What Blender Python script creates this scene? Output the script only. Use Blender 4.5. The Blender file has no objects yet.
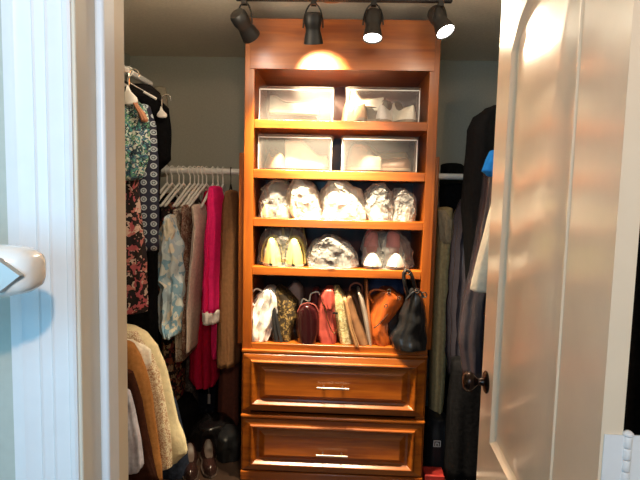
import bpy, math, random
from mathutils import Vector, Matrix, noise
random.seed(7)
R = math.radians
PI = math.pi
sc = bpy.context.scene
COL = sc.collection

# ------------------------------------------------------------------ camera
F = 520.0
CAM = Vector((0, 0, 1.45))
pitch, roll, yaw = math.atan(F/5700), R(1.37), R(2.1)
fw = Matrix.Rotation(yaw, 3, 'Z') @ Vector((0, math.cos(pitch), -math.sin(pitch)))
rt0 = Matrix.Rotation(yaw, 3, 'Z') @ Vector((1, 0, 0))
up0 = rt0.cross(fw)
rt = math.cos(roll)*rt0 + math.sin(roll)*up0
up = -math.sin(roll)*rt0 + math.cos(roll)*up0
cd = bpy.data.cameras.new('camera')
cd.sensor_width = 36; cd.lens = F/640*36; cd.clip_start = .05
co = bpy.data.objects.new('camera', cd); COL.objects.link(co)
m = Matrix((rt, up, -fw)).transposed().to_4x4(); m.translation = CAM
co.matrix_world = m
sc.camera = co


def P(px, py, Y=None, X=None):
    """where the sight line of a photo pixel meets the plane y=Y (or x=X)"""
    d = fw*F + rt*(px-320) - up*(py-240)
    t = Y/d.y if Y is not None else X/d.x
    return CAM + d*t


# ------------------------------------------------------------------ materials
def newmat(name):
    m = bpy.data.materials.new(name); m.use_nodes = True
    nt = m.node_tree
    return m, nt, nt.nodes, nt.links, nt.nodes['Principled BSDF']


def rgb(c): return (c[0], c[1], c[2], 1)


def plain(name, c, rough=.6, metal=0, coat=0, var=0, bump=0, scale=30, sheen=0, spec=.5):
    m, nt, N, L, b = newmat(name)
    b.inputs['Roughness'].default_value = rough
    b.inputs['Metallic'].default_value = metal
    b.inputs['Coat Weight'].default_value = coat
    b.inputs['Coat Roughness'].default_value = .15
    b.inputs['Sheen Weight'].default_value = sheen
    b.inputs['Specular IOR Level'].default_value = spec
    tc = N.new('ShaderNodeTexCoord')
    n = N.new('ShaderNodeTexNoise'); n.inputs['Scale'].default_value = scale; n.inputs['Detail'].default_value = 4
    L.new(tc.outputs['Object'], n.inputs['Vector'])
    r = N.new('ShaderNodeValToRGB')
    r.color_ramp.elements[0].position = .3; r.color_ramp.elements[1].position = .7
    r.color_ramp.elements[0].color = rgb([x*(1-var) for x in c]); r.color_ramp.elements[1].color = rgb([min(1, x*(1+var)) for x in c])
    L.new(n.outputs['Fac'], r.inputs['Fac']); L.new(r.outputs['Color'], b.inputs['Base Color'])
    if bump:
        bp = N.new('ShaderNodeBump'); bp.inputs['Strength'].default_value = bump; bp.inputs['Distance'].default_value = .01
        L.new(n.outputs['Fac'], bp.inputs['Height']); L.new(bp.outputs['Normal'], b.inputs['Normal'])
    return m


def wood(name, axis, c1=(.44, .120, .010), c2=(.24, .050, .004), rough=.33):
    m, nt, N, L, b = newmat(name)
    tc = N.new('ShaderNodeTexCoord'); mp = N.new('ShaderNodeMapping')
    s = [14, 14, 14]; s['xyz'.index(axis)] = 1.1
    mp.inputs['Scale'].default_value = s
    n = N.new('ShaderNodeTexNoise'); n.inputs['Scale'].default_value = 2.2; n.inputs['Detail'].default_value = 7; n.inputs['Distortion'].default_value = .7
    n2 = N.new('ShaderNodeTexNoise'); n2.inputs['Scale'].default_value = 5; n2.inputs['Detail'].default_value = 3
    r = N.new('ShaderNodeValToRGB')
    r.color_ramp.elements[0].position = .3; r.color_ramp.elements[1].position = .72
    r.color_ramp.elements[0].color = rgb(c2); r.color_ramp.elements[1].color = rgb(c1)
    mx = N.new('ShaderNodeMixRGB'); mx.blend_type = 'MULTIPLY'; mx.inputs['Fac'].default_value = .35
    L.new(tc.outputs['Object'], mp.inputs['Vector']); L.new(mp.outputs['Vector'], n.inputs['Vector'])
    L.new(tc.outputs['Object'], n2.inputs['Vector'])
    L.new(n.outputs['Fac'], r.inputs['Fac']); L.new(r.outputs['Color'], mx.inputs['Color1']); L.new(n2.outputs['Fac'], mx.inputs['Color2'])
    L.new(mx.outputs['Color'], b.inputs['Base Color'])
    b.inputs['Roughness'].default_value = rough
    b.inputs['Coat Weight'].default_value = .35; b.inputs['Coat Roughness'].default_value = .22
    return m


def cloth(name, c, var=.15, rough=.9, bump=.25, scale=60):
    return plain(name, c, rough=rough, var=var, bump=bump, scale=scale, sheen=0, spec=.04)


def patches(name, cols, scale=25, rough=.85, dist='EUCLIDEAN', edge=None, stretch=(1, 1, 1), warp=.02):
    """random coloured patches (florals, leopard, mosaics); edge = (colour, width) draws outlines"""
    m, nt, N, L, b = newmat(name)
    tc = N.new('ShaderNodeTexCoord'); mp = N.new('ShaderNodeMapping'); mp.inputs['Scale'].default_value = stretch
    nz = N.new('ShaderNodeTexNoise'); nz.inputs['Scale'].default_value = scale*.8
    ad = N.new('ShaderNodeMixRGB'); ad.blend_type = 'LINEAR_LIGHT'; ad.inputs['Fac'].default_value = warp
    v = N.new('ShaderNodeTexVoronoi'); v.inputs['Scale'].default_value = scale
    L.new(tc.outputs['Object'], mp.inputs['Vector']); L.new(mp.outputs['Vector'], ad.inputs['Color1']); L.new(mp.outputs['Vector'], nz.inputs['Vector'])
    L.new(nz.outputs['Color'], ad.inputs['Color2']); L.new(ad.outputs['Color'], v.inputs['Vector'])
    sep = N.new('ShaderNodeSeparateColor'); L.new(v.outputs['Color'], sep.inputs[0])
    r = N.new('ShaderNodeValToRGB'); r.color_ramp.interpolation = 'CONSTANT'
    e = r.color_ramp.elements
    while len(e) < len(cols): e.new(.5)
    for i, c in enumerate(cols): e[i].position = i/len(cols); e[i].color = rgb(c)
    L.new(sep.outputs[0], r.inputs['Fac'])
    out = r.outputs['Color']
    if edge:
        v2 = N.new('ShaderNodeTexVoronoi'); v2.feature = 'DISTANCE_TO_EDGE'; v2.inputs['Scale'].default_value = scale
        L.new(ad.outputs['Color'], v2.inputs['Vector'])
        lt = N.new('ShaderNodeMath'); lt.operation = 'LESS_THAN'; lt.inputs[1].default_value = edge[1]
        L.new(v2.outputs['Distance'], lt.inputs[0])
        mx = N.new('ShaderNodeMixRGB'); L.new(lt.outputs[0], mx.inputs['Fac']); L.new(out, mx.inputs['Color1']); mx.inputs['Color2'].default_value = rgb(edge[0])
        out = mx.outputs['Color']
    L.new(out, b.inputs['Base Color']); b.inputs['Roughness'].default_value = rough
    b.inputs['Specular IOR Level'].default_value = .3
    return m


def rings(name, base, ring, k=18, rough=.8):
    """rows of little rings with a centre dot, on a plain ground"""
    m, nt, N, L, b = newmat(name)
    tc = N.new('ShaderNodeTexCoord'); sx = N.new('ShaderNodeSeparateXYZ'); L.new(tc.outputs['Object'], sx.inputs[0])
    cx = N.new('ShaderNodeCombineXYZ')
    L.new(sx.outputs['X'], cx.inputs['X']); L.new(sx.outputs['Z'], cx.inputs['Y'])
    mul = N.new('ShaderNodeVectorMath'); mul.operation = 'SCALE'; mul.inputs['Scale'].default_value = k; L.new(cx.outputs[0], mul.inputs[0])
    fr = N.new('ShaderNodeVectorMath'); fr.operation = 'FRACTION'; L.new(mul.outputs[0], fr.inputs[0])
    sb = N.new('ShaderNodeVectorMath'); sb.operation = 'SUBTRACT'; sb.inputs[1].default_value = (.5, .5, 0); L.new(fr.outputs[0], sb.inputs[0])
    ln = N.new('ShaderNodeVectorMath'); ln.operation = 'LENGTH'; L.new(sb.outputs[0], ln.inputs[0])
    r = N.new('ShaderNodeValToRGB'); r.color_ramp.interpolation = 'CONSTANT'
    e = r.color_ramp.elements
    for _ in range(3): e.new(.5)
    for i, (p, c) in enumerate([(0, ring), (.12, base), (.2, ring), (.34, base), (.45, base)]): e[i].position = p; e[i].color = rgb(c)
    L.new(ln.outputs['Value'], r.inputs['Fac']); L.new(r.outputs['Color'], b.inputs['Base Color']); b.inputs['Roughness'].default_value = rough
    return m


def sheer(name, c, clear=.6, rough=.25, bump=0, scale=25):
    """thin see-through plastic: mostly transmits straight through, the rest milky and glossy"""
    m, nt, N, L, b = newmat(name)
    b.inputs['Base Color'].default_value = rgb(c); b.inputs['Roughness'].default_value = rough
    t = N.new('ShaderNodeBsdfTransparent'); mx = N.new('ShaderNodeMixShader')
    fr = N.new('ShaderNodeLayerWeight'); fr.inputs['Blend'].default_value = .35
    mr = N.new('ShaderNodeMapRange'); mr.inputs['To Min'].default_value = 1-clear; mr.inputs['To Max'].default_value = min(1, 1.35-clear)
    L.new(fr.outputs['Facing'], mr.inputs['Value']); L.new(mr.outputs[0], mx.inputs['Fac'])
    L.new(t.outputs[0], mx.inputs[1]); L.new(b.outputs[0], mx.inputs[2])
    L.new(mx.outputs[0], N['Material Output'].inputs['Surface'])
    if bump:
        tc = N.new('ShaderNodeTexCoord'); n = N.new('ShaderNodeTexNoise'); n.inputs['Scale'].default_value = scale; n.inputs['Detail'].default_value = 5; n.inputs['Distortion'].default_value = 1.5
        L.new(tc.outputs['Object'], n.inputs['Vector'])
        bp = N.new('ShaderNodeBump'); bp.inputs['Strength'].default_value = bump; bp.inputs['Distance'].default_value = .02
        L.new(n.outputs['Fac'], bp.inputs['Height']); L.new(bp.outputs['Normal'], b.inputs['Normal'])
    return m


def emit(name, c, s):
    m, nt, N, L, b = newmat(name)
    b.inputs['Base Color'].default_value = rgb(c); b.inputs['Emission Color'].default_value = rgb(c); b.inputs['Emission Strength'].default_value = s
    return m


M = {}
M['wood_x'] = wood('varnished cherry, grain across', 'x')
M['wood_z'] = wood('varnished cherry, grain upright', 'z')
M['wood_d'] = wood('varnished cherry drawer', 'x', (.40, .110, .009), (.20, .042, .004), .25)
M['white'] = plain('white satin paint', (.80, .82, .84), .35, var=.02)
M['doorpaint'] = plain('door semi-gloss paint', (.82, .68, .51), .30, var=.03, coat=.35, scale=14, bump=.06)
M['jamb'] = plain('jamb paint', (.72, .65, .53), .4, var=.02)
M['closetwall'] = plain('closet wall paint', (.48, .49, .43), .9, var=.06, bump=.1, scale=90)
M['bathwall'] = plain('bathroom wall paint', (.50, .54, .49), .8, var=.03, bump=.08, scale=80)
M['ceiling'] = plain('ceiling paint', (.86, .77, .64), .95, var=.05, bump=.25, scale=70)
M['floor'] = wood('dark floor boards', 'y', (.03, .014, .008), (.015, .008, .005), .4)
M['black'] = plain('black metal', (.005, .0045, .0045), .5, spec=.3)
M['bronze'] = plain('dark bronze', (.035, .022, .018), .22, metal=.85, spec=.6)
M['nickel'] = plain('brushed nickel', (.34, .27, .21), .38, metal=1)
M['chrome'] = plain('chrome', (.8, .78, .75), .12, metal=1)
M['gold'] = plain('gold metal', (.8, .55, .25), .25, metal=1)
M['brass'] = plain('aged brass', (.30, .2, .1), .4, metal=.9)
M['hangwhite'] = plain('white plastic', (.86, .84, .8), .35)
M['rod'] = plain('white rod', (.82, .82, .8), .35)
M['fixture'] = plain('glossy white plastic', (.88, .87, .83), .22, coat=.5)
M['fixgrey'] = plain('grey glass inset', (.36, .38, .36), .15, coat=.6)
M['bin'] = sheer('clear plastic bin', (.70, .68, .66), .965, .2)
M['binrim'] = sheer('milky bin edge', (.92, .9, .87), .25, .3)
M['bag'] = sheer('crinkled clear plastic', (.78, .76, .73), .78, .16, bump=1.0, scale=28)
M['bagthin'] = sheer('thin clear plastic', (.75, .73, .70), .88, .14, bump=1.0, scale=24)
M['bagmilky'] = sheer('cloudy crinkled plastic', (.80, .74, .66), .42, .2, bump=1.0, scale=24)
M['lens'] = emit('lit lamp face', (1, .95, .85), 14)
M['lensdim'] = plain('lamp face seen from behind', (.9, .85, .75), .3)


# ------------------------------------------------------------------ mesh helpers
class G:
    def __init__(s): s.v = []; s.f = []

    def add(s, v, f):
        n = len(s.v); s.v += [Vector(a) for a in v]; s.f += [tuple(i+n for i in q) for q in f]; return s

    def box(s, x0, x1, y0, y1, z0, z1):
        v = [(x0, y0, z0), (x1, y0, z0), (x1, y1, z0), (x0, y1, z0), (x0, y0, z1), (x1, y0, z1), (x1, y1, z1), (x0, y1, z1)]
        return s.add(v, [(3, 2, 1, 0), (4, 5, 6, 7), (0, 1, 5, 4), (1, 2, 6, 5), (2, 3, 7, 6), (3, 0, 4, 7)])

    def loft(s, ringsv, cap=True, closed=True):
        n = len(ringsv[0]); v = [p for r in ringsv for p in r]; f = []
        for k in range(len(ringsv)-1):
            for i in range(n if closed else n-1):
                j = (i+1) % n
                f.append((k*n+i, k*n+j, (k+1)*n+j, (k+1)*n+i))
        if cap and closed:
            f.append(tuple(reversed(range(n)))); f.append(tuple((len(ringsv)-1)*n+i for i in range(n)))
        return s.add(v, f)

    def tube(s, pts, r, n=8, cap=True):
        pts = [Vector(p) for p in pts]; rr = []
        rad = r if isinstance(r, (list, tuple)) else [r]*len(pts)
        up_ = None
        for i, p in enumerate(pts):
            t = (pts[min(i+1, len(pts)-1)]-pts[max(i-1, 0)]).normalized()
            if up_ is None:
                up_ = Vector((0, 0, 1)) if abs(t.z) < .9 else Vector((1, 0, 0))
            a = t.cross(up_).normalized(); b_ = a.cross(t).normalized(); up_ = b_
            rr.append([p + rad[i]*(math.cos(2*PI*k/n)*a+math.sin(2*PI*k/n)*b_) for k in range(n)])
        return s.loft(rr, cap)

    def lathe(s, prof, c=(0, 0, 0), axis=(0, 0, 1), n=24, cap=True):
        ax = Vector(axis).normalized(); a = ax.orthogonal().normalized(); b_ = ax.cross(a)
        c = Vector(c)
        return s.loft([[c+ax*h+r*(math.cos(2*PI*k/n)*a+math.sin(2*PI*k/n)*b_) for k in range(n)] for r, h in prof], cap)


def build(name, g, mat, parent=None, origin=None, angle=40, bevel=0, solid=0, sub=0, label=None, cat=None, group=None, kind=None):
    """one mesh object. top-level: vertices in world space, origin put at the base; child: vertices given in world space too and
    brought into the frame of its root (roots are never rotated here before their parts are built)"""
    if parent is None:
        if origin is None:
            xs = [v.x for v in g.v]; ys = [v.y for v in g.v]
            origin = Vector(((min(xs)+max(xs))/2, (min(ys)+max(ys))/2, min(v.z for v in g.v)))
        off = Vector(origin); base = off
    else:
        base = parent['_base'] if '_base' in parent else (0, 0, 0); off = Vector(base)
    me = bpy.data.meshes.new(name)
    me.from_pydata([tuple(v-off) for v in g.v], [], g.f)
    me.materials.append(mat)
    for p in me.polygons: p.use_smooth = True
    me.update()
    try: me.set_sharp_from_angle(angle=R(angle))
    except Exception: pass
    o = bpy.data.objects.new(name, me); COL.objects.link(o)
    if parent is None: o.location = off
    else: o.parent = parent
    o['_base'] = tuple(base)
    if bevel:
        b = o.modifiers.new('bevel', 'BEVEL'); b.width = bevel; b.segments = 2; b.limit_method = 'ANGLE'; b.angle_limit = R(40)
    if solid:
        b = o.modifiers.new('solid', 'SOLIDIFY'); b.thickness = solid; b.offset = 0
    if sub:
        b = o.modifiers.new('sub', 'SUBSURF'); b.levels = sub; b.render_levels = sub
    tag(o, label, cat, group, kind)
    return o


def tag(o, label=None, cat=None, group=None, kind=None):
    if label: o['label'] = label
    if cat: o['category'] = cat
    if group: o['group'] = group
    if kind: o['kind'] = kind
    return o


def thing(name, label, cat, loc, group=None):
    o = bpy.data.objects.new(name, None); COL.objects.link(o); o.location = loc; o.empty_display_size = .05
    o['_base'] = tuple(loc)
    return tag(o, label, cat, group)


def copy_tree(o, parent=None):
    c = o.copy(); COL.objects.link(c)
    if parent: c.parent = parent
    for ch in list(o.children): copy_tree(ch, c)
    return c


def struct(name, g, mat, **k): return build(name, g, mat, kind='structure', origin=(0, 0, 0), **k)


def sm(t): return t*t*(3-2*t)


def silhouette(rows, Y, depth, n=56, folds=7, amp=.12, seed=0, steps=5, power=2.0, zb=None, twist=.0, wob=.004, ysh=None, back=False):
    """closed body whose outline, seen from the doorway, follows rows of (py, left px, right px) at distance Y;
    depth is its half thickness front to back; upright folds ripple all the way round it"""
    rows = sorted(rows); out = []
    for k in range(len(rows)-1):
        for j in range(steps):
            t = j/steps; a, b = rows[k], rows[k+1]
            out.append(tuple(a[i]+(b[i]-a[i])*t for i in range(3)))
    out.append(rows[-1])
    L_ = [(P(xl, y, Y), P(xr, y, Y)) for y, xl, xr in out]
    zt = L_[0][0].z; zl = (L_[-1][0].z+L_[-1][1].z)/2
    rs = []
    rnd = random.Random(seed); ph = rnd.random()*6; ph2 = rnd.random()*6
    nk = len(L_)
    for k, (a, b) in enumerate(L_):
        u = k/(nk-1)
        cx = (a.x+b.x)/2; w = abs(b.x-a.x)/2; z = (a.z+b.z)/2
        if zb is not None and k: z = zt+(z-zt)*(zt-zb)/(zt-zl)
        d = depth(u) if callable(depth) else depth
        yy = Y+(ysh(u) if ysh else 0)
        ring = []
        tilt = (b.z-a.z)/2
        for i in range(n):
            th = 2*PI*i/n
            c, s_ = math.cos(th), math.sin(th)
            e = 2.0/power
            x = math.copysign(abs(c)**e, c); y = math.copysign(abs(s_)**e, s_)
            A = amp*(.35+.65*u)
            rip = 1+A*(math.sin(folds*th+ph+u*1.7)+.5*math.sin((folds*2+1)*th+ph2-u*1.3))/1.5
            q = Vector((cx+w*x*(1+(rip-1)*.35), yy+d*y*rip, z+tilt*x))
            nz = noise.noise_vector(q*14+Vector((seed*3.1, 0, 0)))
            q += nz*wob
            ring.append(q)
        rs.append(ring)
    # rounded caps
    def cap(ring, sgn):
        c = sum(ring, Vector())/len(ring)
        out = []
        for f in (.85, .55, .2):
            out.append([c+(p-c)*f+Vector((0, 0, sgn*math.sqrt(max(0, 1-f*f))*.012)) for p in ring])
        return out
    top = cap(rs[0], 1); bot = cap(rs[-1], -1 if zb is None else 0)
    g = G(); g.loft(list(reversed(top))+rs+bot)
    return g


def garment(name, rows, Y, depth, mat, label, cat, folds=7, amp=.12, seed=1, **k):
    parent = k.pop('parent', None); group = k.pop('group', None); kind = k.pop('kind', None)
    g = silhouette(rows, Y, depth, folds=folds, amp=amp, seed=seed, **k)
    return build(name, g, mat, parent=parent, label=label, cat=cat, group=group, kind=kind, angle=80)


# ================================================================== THE ROOM
FY0, FY1 = .61, .75                      # the wall with the doorway, near and far face
JL, JR = -.312, .458                     # doorway
CW, CE, CB, CZ = -1.42, 1.12, 3.5, 2.325 # closet left, right, back, ceiling
g = G().box(CW-.1, CE+.1, -1.2, CB+.1, -.1, 0); struct('floor', g, M['floor'])
g = G().box(CW-.1, CE+.1, FY1, CB+.1, CZ, CZ+.1); struct('ceiling', g, M['ceiling'])
g = G().box(CW-.1, CE+.1, CB, CB+.1, 0, CZ); struct('wall_back', g, M['closetwall'])
g = G().box(CW-.1, CW, FY1, CB, 0, CZ); struct('wall_left', g, M['closetwall'])
g = G().box(CE, CE+.1, FY1, CB, 0, CZ); struct('wall_right', g, M['closetwall'])
g = G().box(CW-.1, JL-.02, FY0+.012, FY1-.012, 0, 2.42).box(JR+.02, CE+.1, FY0+.012, FY1-.012, 0, 2.42).box(JL-.02, JR+.02, FY0+.012, FY1-.012, 2.07, 2.42)
struct('wall_front', g, M['bathwall'])
g = G().box(-.62, -.52, -1.2, FY0+.012, 0, 2.42); struct('wall_bathroom', g, M['bathwall'])
# jamb: lining left/right/top with a rounded stop
g = G().box(JL-.02, JL, FY0, FY1, 0, 2.07); struct('trim_1', g, M['jamb'], bevel=.002)
g = G().box(JL, JL+.012, FY0+.046, FY0+.082, 0, 2.07).box(JR-.012, JR, FY0+.046, FY0+.082, 0, 2.07); struct('trim_2', g, M['white'], bevel=.004)
g = G().box(JR, JR+.02, FY0, FY1, 0, 2.07); struct('trim_3', g, M['jamb'], bevel=.002)
g = G().box(JL-.02, JR+.02, FY0, FY1, 2.05, 2.07); struct('trim_4', g, M['jamb'])


def casing(xin, sgn):
    """moulded casing: profile across x, thickness toward the room (-y)"""
    prof = [(0.004, 0), (.004, .010), (.007, .012), (.012, .012), (.014, .010), (.030, .0115), (.032, .013), (.034, .0115), (.044, .014), (.046, .0155), (.048, .014), (.062, .016), (.066, .018), (.070, .018), (.072, .014), (.083, .013), (.084, 0)]
    rs = []
    for z in (0, 2.12):
        rs.append([Vector((xin+sgn*(-a), FY0+.007-b, z)) for a, b in prof])
    return G().loft(rs, cap=True, closed=True)


struct('trim_5', casing(JL, 1), M['white'], angle=20)
struct('trim_6', casing(JR, -1), M['white'], angle=20)

# ------------------------------------------------------------------ the door, open into the closet
DX0, DY0, DX1, DY1 = .393, .752, .427, 1.492   # near (hinge) end and far (knob) end of the face that looks left
dv = Vector((DX1-DX0, DY1-DY0, 0)); DL = dv.length; du = dv.normalized(); dn = Vector((-du.y, du.x, 0))  # dn points left, out of the face
DZ0, DZ1 = .012, 2.035
TH = .031
org = Vector((DX0, DY0, 0))


def D(s, z, out=0): return org+du*s+dn*out+Vector((0, 0, z))


door = thing('door_1', None, None, (DX0, DY0, DZ0)); door['kind'] = 'structure'


def nested_panel(sfun, outline, steps):
    """rings of an outline stepped inwards (inset, out); outline(inset) -> list of (s, z)"""
    return [[sfun(s, z, o) for s, z in outline(i)] for i, o in steps]


S0, S1 = .172, .612    # panel extents along the door


def arch_outline(z0, zs, rise):
    def f(i):
        pts = [(S0+i, z0+i), (S1-i, z0+i)]
        w = (S1-S0)/2
        for k in range(17):
            t = k/16; s = S1-i-(S1-S0-2*i)*t
            u = (s-(S0+S1)/2)/w
            pts.append((s, zs-i*.3+(rise-i*.7)*math.sqrt(max(0, 1-u*u*.96))))
        return pts
    return f


def rect_outline(z0, z1):
    def f(i):
        pts = [(S0+i, z0+i), (S1-i, z0+i)]
        for k in range(17):
            t = k/16; pts.append((S1-i-(S1-S0-2*i)*t, z1-i))
        return pts
    return f


up_out = arch_outline(.785, 1.76, .16); lo_out = rect_outline(.2, .66)
psteps = [(0, 0), (.003, .003), (.008, .003), (.014, -.006), (.020, -.011), (.028, -.011), (.058, -.003), (.3, -.002)]
psteps = psteps[:-1]
g = G()
# slab back/sides/front built as pieces round the two panel openings
def quad(g, a, b, c, d): g.add([a, b, c, d], [(0, 1, 2, 3)])
g2 = G()
def slabpiece(s0, s1, z0, z1):
    v = [D(s0, z0, 0), D(s1, z0, 0), D(s1, z0, -TH), D(s0, z0, -TH), D(s0, z1, 0), D(s1, z1, 0), D(s1, z1, -TH), D(s0, z1, -TH)]
    g2.add(v, [(0, 1, 2, 3), (7, 6, 5, 4), (4, 5, 1, 0), (5, 6, 2, 1), (6, 7, 3, 2), (7, 4, 0, 3)])
slabpiece(0, S0, DZ0, DZ1); slabpiece(S1, DL, DZ0, DZ1)
slabpiece(S0, S1, DZ0, .2); slabpiece(S0, S1, .66, .785)
slabpiece(S0+.0, S1, 1.95, DZ1)
# spandrels above the arch
pts = up_out(0)[2:]
for k in range(len(pts)-1):
    (s0, z0), (s1, z1) = pts[k], pts[k+1]
    quad(g2, D(s0, z0), D(s1, z1), D(s1, 1.95), D(s0, 1.95))
# backs of the panels
quad(g2, D(S0, .785, -TH), D(S1, .785, -TH), D(S1, 1.95, -TH), D(S0, 1.95, -TH))
quad(g2, D(S0, .2, -TH), D(S1, .2, -TH), D(S1, .66, -TH), D(S0, .66, -TH))
build('slab', g2, M['doorpaint'], door, angle=25)
for out in (up_out, lo_out):
    pr = nested_panel(D, out, psteps); g = G().loft(pr, cap=False); nn = len(pr[0])
    g.f.append(tuple((len(pr)-1)*nn+i for i in range(nn)))
    build('panel', g, M['doorpaint'], door, angle=18)
# knob: rose, neck, ball on the face (both faces)
kp = P(484, 382, 1.432); ks = (kp-org).dot(du); kz = kp.z
for sg, b0 in ((1, 0), (-1, -TH)):
    c = D(ks, kz, b0)
    g = G().lathe([(.0, 0), (.031, 0), (.032, .003), (.027, .007), (.013, .010), (.010, .018), (.010, .026), (.016, .032), (.024, .040), (.0275, .048), (.026, .057), (.018, .064), (.0, .066)], c, dn*sg, 28, cap=False)
    build('knob', g, M['bronze'], door, label='dark bronze round door knob' if sg > 0 else None)
# hinges on the near edge: leaf let into the edge, barrel on the closet side corner, leaf on the jamb
for zc in (.25, 1.062, 1.85):
    h = G(); z0, z1 = zc-.045, zc+.045
    e0 = D(-.0008, 0, -.004); e1 = D(-.0008, 0, -TH-.002)
    h.add([e0+Vector((0, 0, z0)), e1+Vector((0, 0, z0)), e1+Vector((0, 0, z1)), e0+Vector((0, 0, z1)),
           e0+Vector((0, -.002, z0)), e1+Vector((0, -.002, z0)), e1+Vector((0, -.002, z1)), e0+Vector((0, -.002, z1))],
          [(0, 3, 2, 1), (4, 5, 6, 7), (0, 1, 5, 4), (2, 3, 7, 6), (1, 2, 6, 5), (0, 4, 7, 3)])
    hx = e1.x+.004; hy = DY0-.004
    for k in range(5):
        a = z0+k*.018; h.lathe([(.0055, a+.0008), (.006, a+.0016), (.006, a+.0164), (.0055, a+.0172)], (hx, hy, 0), n=14)
    h.lathe([(.003, z1), (.0072, z1+.001), (.0072, z1+.004), (.004, z1+.007), (.001, z1+.008)], (hx, hy, 0), n=14)
    h.box(hx, JR-.0005, hy+.001, hy+.003, z0, z1)
    build('hinge', h, M['white'], door, label='white painted butt hinge' if zc == 1.062 else None)

# ------------------------------------------------------------------ white wall fixture jutting in from the left
a0 = P(0, 262, .47); a1 = P(37, 264, .53)
fx = thing('wall_fixture', 'white rounded plastic fixture with grey diamond inset, jutting in before the door casing', 'fixture', (-.52, .46, a1.z-.03))
rs = []
cz = a1.z
L0 = Vector((-.52, .43, cz)); L1 = Vector((P(39, 264, .49).x, .49, cz))
for t, k in ((0, 1.2), (.3, 1.18), (.6, 1.1), (.8, 1.0), (.9, .95), (.96, .84), (.99, .65), (1.0, .4)):
    c = L0.lerp(L1, t); ring = []
    for i in range(32):
        th = 2*PI*i/32; cc, ss = math.cos(th), math.sin(th)
        ring.append(c+Vector((0, (.026*k)*math.copysign(abs(cc)**.7, cc), .0255*k*math.copysign(abs(ss)**.7, ss))))
    rs.append(ring)
build('housing', G().loft(rs), M['fixture'], fx, angle=60)
c = P(-6, 264, .41); 
fy = .44
dg = G()
cc_ = Vector((P(-4, 265, .455).x, 0, cz-.001))
pts = [(-.026, 0), (0, -.0165), (.0185, 0), (0, .0165)]
def face_y(x): # front face of the housing at x
    t = (x-L0.x)/(L1.x-L0.x); return L0.y+(L1.y-L0.y)*t-.026*(1.2-.2*max(0, t)**1.5)-.0005
fr = [Vector((cc_.x+a, face_y(cc_.x+a)+.004, cc_.z+b)) for a, b in pts]
to = [Vector((cc_.x+a*.93, face_y(cc_.x+a)-.0015, cc_.z+b*.93)) for a, b in pts]
build('inset', dg.loft([fr, to]), M['fixgrey'], fx, angle=20, label='grey diamond-shaped inset')

# ================================================================== SHELVING UNIT
BX0, BX1, BY, BD = -.465, .447, 2.5, .42
unit = thing('shelving_unit', 'tall varnished cherry wood shelving unit with open shelves above panelled drawers', 'shelves', (-.009, BY+BD/2, 0))
T = .046
build('side_panel', G().box(BX0, BX0+T, BY, 2.94, 0, 2.255), M['wood_z'], unit, bevel=.002)
build('side_panel', G().box(BX1-T, BX1, BY, 2.94, 0, 2.255), M['wood_z'], unit, bevel=.002)
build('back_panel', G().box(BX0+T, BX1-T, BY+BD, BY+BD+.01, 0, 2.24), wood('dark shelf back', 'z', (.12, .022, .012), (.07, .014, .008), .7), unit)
build('header_panel', G().box(BX0+T-.02, BX1-T+.02, BY-.006, BY+.016, 2.024, 2.252), M['wood_x'], unit, bevel=.001)
build('top_panel', G().box(BX0+T, BX1-T, BY+.02, BY+BD, 2.03, 2.05), M['wood_x'], unit)
SH = dict(A=(1.749, 1.791), B=(1.512, 1.555), C=(1.280, 1.320), D=(1.042, 1.083), E=(.668, .702))
for k, (z0, z1) in SH.items():
    build('shelf', G().box(BX0+T, BX1-T, BY+.002, BY+BD, z0, z1), M['wood_x'], unit, bevel=.003)
for x0, x1 in ((-.512, BX0), (BX1, .487)):
    build('rod_cleat', G().box(x0, x1, 2.62, 3.05, .66, 1.64), M['wood_z'], unit, bevel=.004)


def drawer(z0, z1, xl=BX0+.004, xr=BX1-.004):
    steps = [(0, .0), (.002, .012), (.005, .016), (.032, .022), (.036, .030), (.040, .031), (.043, .029), (.056, .008), (.062, .006), (.066, .006), (.084, .020), (.088, .021), (.090, .0205)]
    rs = []
    for i, o in steps:
        y = BY-o
        j = i*1.35
        rs.append([Vector((xl+j, y, z0+i)), Vector((xr-j, y, z0+i)), Vector((xr-j, y, z1-i)), Vector((xl+j, y, z1-i))])
    d = build('drawer', G().loft(rs), M['wood_d'], unit, angle=15)
    return d


DZ = [(.3605, .655), (.052, .3265)]
for (z0, z1), hp in zip(DZ, ((333, 388.5), (332, 456))):
    d = drawer(z0, z1)
    hz = P(hp[0], hp[1], BY-.05).z; hx = P(hp[0], hp[1], BY-.05).x
    h = G().tube([(hx-.078, BY-.052, hz), (hx+.078, BY-.052, hz)], .0055, 12)
    for q in (-.046, .046): h.tube([(hx+q, BY-.018, hz), (hx+q, BY-.052, hz)], .0045, 10)
    build('handle', h, M['nickel'], d, label='brushed metal bar handle')
build('rail', G().box(BX0, BX1, BY-.024, BY+.02, .3275, .3445), M['wood_x'], unit, bevel=.006)
build('rail', G().box(BX0, BX1, BY-.016, BY+.02, .656, .672), M['wood_x'], unit, bevel=.004)
build('plinth', G().box(BX0, BX1, BY-.02, BY+.02, 0, .05), M['wood_x'], unit, bevel=.006)

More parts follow.
